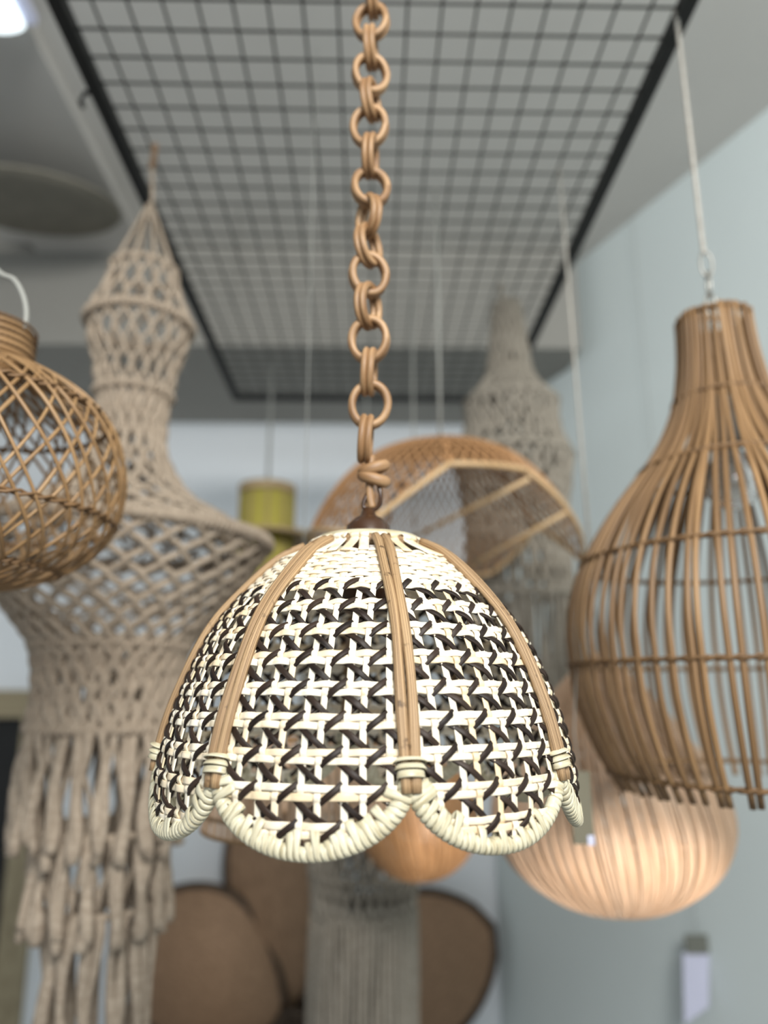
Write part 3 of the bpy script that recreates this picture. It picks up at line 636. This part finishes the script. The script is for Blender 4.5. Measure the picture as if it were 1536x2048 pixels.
# ------------------------------------------------------------------ fine ribbed onion lamp
nxx = (0.360, 1.18)
on = thing('ribbed_onion_lamp', 'wide onion shaped lamp of fine rose tan rattan ribs below the gourd lamp', 'pendant lamp', (*nxx, CZ - 0.315))
op = [(0.020, 0.045), (0.040, 0.030), (0.075, -0.008), (0.115, -0.062), (0.156, -0.115), (0.170, -0.160), (0.172, -0.195), (0.158, -0.235), (0.130, -0.268), (0.085, -0.297), (0.045, -0.310), (0.012, -0.315)]
opf = prof_fn(op); t = np.linspace(0, 1, 36); oms = []
for q in range(4):
    th = 0.45 * t + 0.008 * np.sin(t * 8 + q * 1.7)
    P, N = revolve(nxx, opf, th, t, 0.0006 * q)
    r_, _ = opf(t)
    m_ = MB().strip(P, N, np.clip(r_ / 0.172, 0.25, 1) * 0.0030, 0.0014, 4).mesh('rib', (*nxx, CZ - 0.315))
    m_.polygons.foreach_set('use_smooth', [True] * len(m_.polygons)); m_.materials.append(M['onion']); oms.append(m_)
for k in range(270):
    o = link('rib', oms[k % 4], on); o.rotation_euler = (0, 0, 2 * PI * k / 270 + RNG.normal(0, 0.006))
for zc in (0.03, -0.09, -0.195, -0.285):
    tt = np.linspace(0, 1, 300); r_, z_ = opf(tt)
    MB().ring((*nxx, CZ + zc), float(np.interp(-zc, -z_, r_)) - 0.003, 0.002, 0.002, 56, 6).build('inner_hoop', M['onion'], on)
MB().lathe((*nxx, CZ), [(0.0005, 0.06), (0.012, 0.058), (0.018, 0.05), (0.019, 0.02), (0.0005, 0.018)], 20).build('top_cap', M['onion'], on)
hang(on, nxx, 0.055, 0.0024, mat='rope', dx=-0.012)

# ------------------------------------------------------------------ ball lamp
qx = (0.093, 1.52)
bl = thing('brown_ball_lamp', 'small round ball lamp of fine brown rattan ribs behind the scalloped dome', 'pendant lamp', (*qx, CZ - 0.345))
pf2 = prof_fn([(0.118 * math.sin(a), -0.235 + 0.114 * math.cos(a)) for a in np.linspace(0.15, PI - 0.1, 14)])
t = np.linspace(0, 1, 26); P, N = revolve(qx, pf2, 0.5 * t, t); r_, _ = pf2(t)
bm_ = MB().strip(P, N, np.clip(r_ / 0.118, 0.2, 1) * 0.0034, 0.0014, 4).mesh('rib', (*qx, CZ - 0.345)); bm_.materials.append(M['copper'])
for k in range(116):
    o = link('rib', bm_, bl); o.rotation_euler = (0, 0, 2 * PI * k / 116 + RNG.normal(0, 0.008))
MB().ring((*qx, CZ - 0.235), 0.115, 0.002, 0.002, 48, 6).build('inner_hoop', M['copper'], bl)
MB().lathe((*qx, CZ), [(0.0005, -0.105), (0.015, -0.108), (0.018, -0.13), (0.0005, -0.132)], 18).build('top_cap', M['copper'], bl)
hang(bl, qx, -0.108, 0.002)

# ------------------------------------------------------------------ slatted drum behind the dome
sx_ = (-0.085, 0.93)
sd = thing('slatted_drum_shade', 'drum shade of thin upright brown slats just behind the scalloped dome', 'lamp shade', (*sx_, CZ - 0.157))
slm = MB().strip([(sx_[0], sx_[1] - 0.108, CZ - 0.154), (sx_[0], sx_[1] - 0.106, CZ - 0.10), (sx_[0], sx_[1] - 0.102, CZ - 0.058)], (0, -1, 0), 0.0032, 0.0015, 6).mesh('slat', (*sx_, CZ - 0.157)); slm.materials.append(M['onion'])
for k in range(76):
    o = link('slat', slm, sd); o.rotation_euler = (0, 0, 2 * PI * k / 76 + RNG.normal(0, 0.008))
for z, r in ((-0.154, 0.108), (-0.136, 0.1075), (-0.060, 0.102)):
    MB().ring((*sx_, CZ + z), r, 0.0022, 0.0028, 56, 6).build('hoop', M['gourd'], sd)
MB().strip([(sx_[0] - 0.10, sx_[1], CZ - 0.060), (sx_[0], sx_[1], CZ - 0.058), (sx_[0] + 0.10, sx_[1], CZ - 0.060)], (0, 0, 1), 0.003, 0.003, 6).build('cross_bar', M['gourd'], sd)
hang(sd, sx_, -0.060, 0.0007)

# ------------------------------------------------------------------ centre macrame behind
cx = (-0.012, 1.92)
mc = thing('fringed_macrame_column', 'grey beige macrame column with long straight fringe hanging before the woven petals', 'macrame lantern', (*cx, CZ - 1.0))
net(MB(), cx, [(0.02, 0.47), (0.05, 0.36), (0.11, 0.22), (0.15, 0.10), (0.15, -0.1), (0.135, -0.30), (0.128, -0.42)], 26, 16, 0.005, seg=80).build('knotted_net', M['macg'], mc)['kind'] = 'stuff'
net(MB(), cx, [(0.126, -0.42), (0.122, -0.46), (0.120, -0.50)], 30, 2, 0.006, seg=14).build('knotted_net', M['macg'], mc)['kind'] = 'stuff'
for r, z in ((0.02, 0.47), (0.15, 0.10), (0.129, -0.415), (0.121, -0.50)):
    MB().ring((*cx, CZ + z), r, 0.007, 0.007, 40, 8).build('hoop', M['macg'], mc)
fringe(mc, cx, M['macg'], 56, 0.121, 0.120, -0.50, -1.0, 0.0062, wave=0.002, pair=False)
fringe(mc, cx, M['macg'], 40, 0.108, 0.106, -0.50, -0.98, 0.0062, wave=0.002, pair=False, phase=0.5)
MB().ring((*cx, CZ - 0.50), 0.110, 0.005, 0.007, 40, 8).build('hoop', M['macg'], mc)
MB().tube([(cx[0], cx[1], CZ + 0.46), (cx[0] - 0.004, cx[1], CZ + 0.53), (cx[0], cx[1], CZ + 0.60)], 0.014, 8).build('bound_top', M['macg'], mc)
MB().strip([(cx[0] - 0.02, cx[1], CZ + 0.47), (cx[0], cx[1], CZ + 0.472), (cx[0] + 0.02, cx[1], CZ + 0.47)], (0, 0, 1), 0.004, 0.004, 8).build('cross_bar', M['macg'], mc)
hang(mc, cx, 0.59, 0.003)

# ------------------------------------------------------------------ yellow lamp
lx = (-0.292, 2.03)
yl = thing('yellow_drum_lamp', 'small mustard yellow drum lamp with straw hoops and wide flat brim', 'pendant lamp', (*lx, CZ + 0.20))
MB().lathe((*lx, CZ), [(0.072, 0.20), (0.074, 0.30), (0.074, 0.545), (0.072, 0.545), (0.071, 0.30), (0.070, 0.20)], 40).build('fabric_drum', M['yellow'], yl)
for z, r, h in ((0.552, 0.077, 0.014), (0.205, 0.077, 0.010)):
    MB().ring((*lx, CZ + z), r, h, 0.004, 40, 8).build('straw_hoop', M['straw'], yl)
for k in range(10):
    a0 = 2 * PI * k / 10 + 0.16
    d = np.array([math.sin(a0), -math.cos(a0), 0]); c = np.array([*lx, CZ])
    MB().strip([c + d * 0.079 + np.array([0, 0, 0.205]), c + d * 0.080 + np.array([0, 0, 0.38]), c + d * 0.079 + np.array([0, 0, 0.552])], d, 0.0028, 0.0028, 6).build('straw_stay', M['straw'], yl)
br = MB().lathe((*lx, CZ), [(0.078, 0.428), (0.115, 0.424), (0.148, 0.416), (0.148, 0.411), (0.115, 0.419), (0.078, 0.423)], 44).build('brim', M['straw'], yl)
MB().ring((*lx, CZ + 0.413), 0.148, 0.006, 0.005, 44, 8).build('brim_edge', M['straw'], br)
MB().lathe((*lx, CZ), [(0.0005, 0.556), (0.076, 0.552), (0.076, 0.548), (0.0005, 0.550)], 32).build('top_disc', M['straw'], yl)
hang(yl, lx, 0.553, 0.0045)

# ------------------------------------------------------------------ woven petals on the back wall
fy = BY - 0.10; fc = at(588, 2046, fy)
fl = thing('woven_petal_wall_flower', 'large brown woven flower of rounded petals with dark rims on the wall', 'wall decoration', (fc[0], BY, fc[2]))
def petal(a0, length, wid, lift, tip=1.25):
    """rounded leaf panel growing from the centre, bowed towards the room"""
    n, m_ = 22, 13; V = []; U = []
    ax_ = np.array([math.sin(a0), 0, math.cos(a0)]); sd_ = np.array([math.cos(a0), 0, -math.sin(a0)])
    for i in range(n):
        t = i / (n - 1); half = wid * (np.sin(PI * min(1, t ** tip)) ** 0.6 if 0 < t < 1 else 0) + 0.012 * (1 - t)
        for j in range(m_):
            q = -1 + 2 * j / (m_ - 1)
            P = np.array(fc) + ax_ * (0.05 + length * t) + sd_ * half * q + np.array([0, -1, 0]) * (lift + 0.10 * math.sin(PI * t) * (1 - q * q * 0.8))
            V.append(P); U.append((t, q * 0.5 + 0.5))
    V2 = [v + np.array([0, 0.006, 0]) for v in V]; k = len(V); F = []; UV = []
    for i in range(n - 1):
        for j in range(m_ - 1):
            q = (i * m_ + j, i * m_ + j + 1, (i + 1) * m_ + j + 1, (i + 1) * m_ + j)
            F.append(q); UV += [U[x] for x in q]
            F.append(tuple(x + k for x in reversed(q))); UV += [U[x] for x in reversed(q)]
    b = MB(); b.add(V + V2, F, UV); p = b.build('petal', M['leaf'], fl)
    V = np.array(V).reshape(n, m_, 3); rim = np.vstack([V[:, 0], V[-1:, m_ // 2], V[::-1, -1]])
    MB().strip(rim, (0, -1, 0), 0.016, 0.011, 8).build('petal_rim', M['leafrim'], p)
for k, (deg, ln, wd, lf) in enumerate(((-58, 0.66, 0.25, 0.04), (-6, 0.86, 0.21, 0.0), (66, 0.76, 0.25, 0.04), (124, 0.64, 0.25, 0.0), (-112, 0.66, 0.25, 0.0), (180, 0.70, 0.24, 0.04))):
    petal(math.radians(deg), ln, wd, lf)
hb = MB(); aa = np.linspace(0, 2 * PI, 28, endpoint=False); d = np.stack([np.cos(aa), 0 * aa, np.sin(aa)], 1)
hb.strip(np.array(fc) + np.array([0, -0.05, 0]) + d * 0.055, d, 0.02, 0.022, 8, closed=True); hb.build('centre_hub', M['leafrim'], fl)
MB().box((fc[0] - 0.05, fc[1] - 0.04, fc[2] - 0.05), (fc[0] + 0.05, BY, fc[2] + 0.05)).build('wall_mount', M['leafrim'], fl, False)

# ------------------------------------------------------------------ price tag on the wall, ceiling disc, tube light
p0 = at(1392, 1905, 2.2); p1 = at(1392, 2036, 2.2)
tg = thing('paper_tag', 'pale lavender paper tag hanging from a dark clip on a thin line', 'tag', tuple(p1))
w_ = 0.036
V = [(p0[0] - w_, p0[1], p0[2]), (p0[0] + w_, p0[1], p0[2]), (p1[0] + w_ * 0.9, p1[1] - 0.01, p1[2] + 0.03), (p1[0] - w_, p1[1] - 0.01, p1[2] - 0.012)]
V += [(x, y + 0.0012, z) for x, y, z in V]
bq = MB(); bq.add(V, [(0, 1, 2, 3), (7, 6, 5, 4), (0, 4, 5, 1), (1, 5, 6, 2), (2, 6, 7, 3), (3, 7, 4, 0)], [(0, 0), (1, 0), (1, 1), (0, 1)] * 6); bq.build('card', M['paper'], tg, False)
pc = at(1393, 1886, 2.2)
MB().box((pc[0] - 0.030, pc[1] - 0.004, pc[2] - 0.026), (pc[0] + 0.030, pc[1] + 0.004, pc[2] + 0.020)).build('clip', M['clip'], tg, False)
MB().tube([(pc[0], pc[1], pc[2] + 0.02), (pc[0], pc[1], CZ + 0.4), (pc[0], pc[1], HZ)], 0.0008, 6).build('line', M['cord'], tg)

dc = at(62, 408, 2.05)
ds = thing('flat_disc_shade', 'dim taupe flat round shade hanging just below the ceiling', 'lamp shade', tuple(dc))
MB().lathe(tuple(dc), [(0.0005, 0.03), (0.10, 0.026), (0.22, 0.012), (0.262, 0.0), (0.258, -0.006), (0.20, -0.012), (0.0005, -0.018)], 48).build('disc', M['disc'], ds).rotation_euler = (0.24, 0, 0)
MB().ring(tuple(dc), 0.262, 0.006, 0.006, 48, 8).build('edge_hoop', M['disc'], ds).rotation_euler = (0.24, 0, 0)
MB().tube([(dc[0], dc[1], dc[2] + 0.02), (dc[0], dc[1], dc[2] + 0.05), (dc[0], dc[1], HZ - 0.034)], 0.004, 8).build('hanging_cord', M['cord'], ds)
lt = at(58, 42, 1.445)
tl = thing('tube_light', 'short bright white tube light fixed up on the ceiling beam', 'light', (lt[0] - 0.06, lt[1], HZ - 0.035))
MB().box((lt[0] - 0.12, lt[1] - 0.6, HZ - 0.06), (lt[0] + 0.02, lt[1], HZ - 0.035)).build('housing', M['paper'], tl, False)
MB().strip([(lt[0] - 0.05, lt[1] - 0.59, HZ - 0.075), (lt[0] - 0.05, lt[1] - 0.3, HZ - 0.075), (lt[0] - 0.05, lt[1] - 0.01, HZ - 0.075)], (0, 0, 1), 0.05, 0.022, 12).build('diffuser', M['lampwhite'], tl)
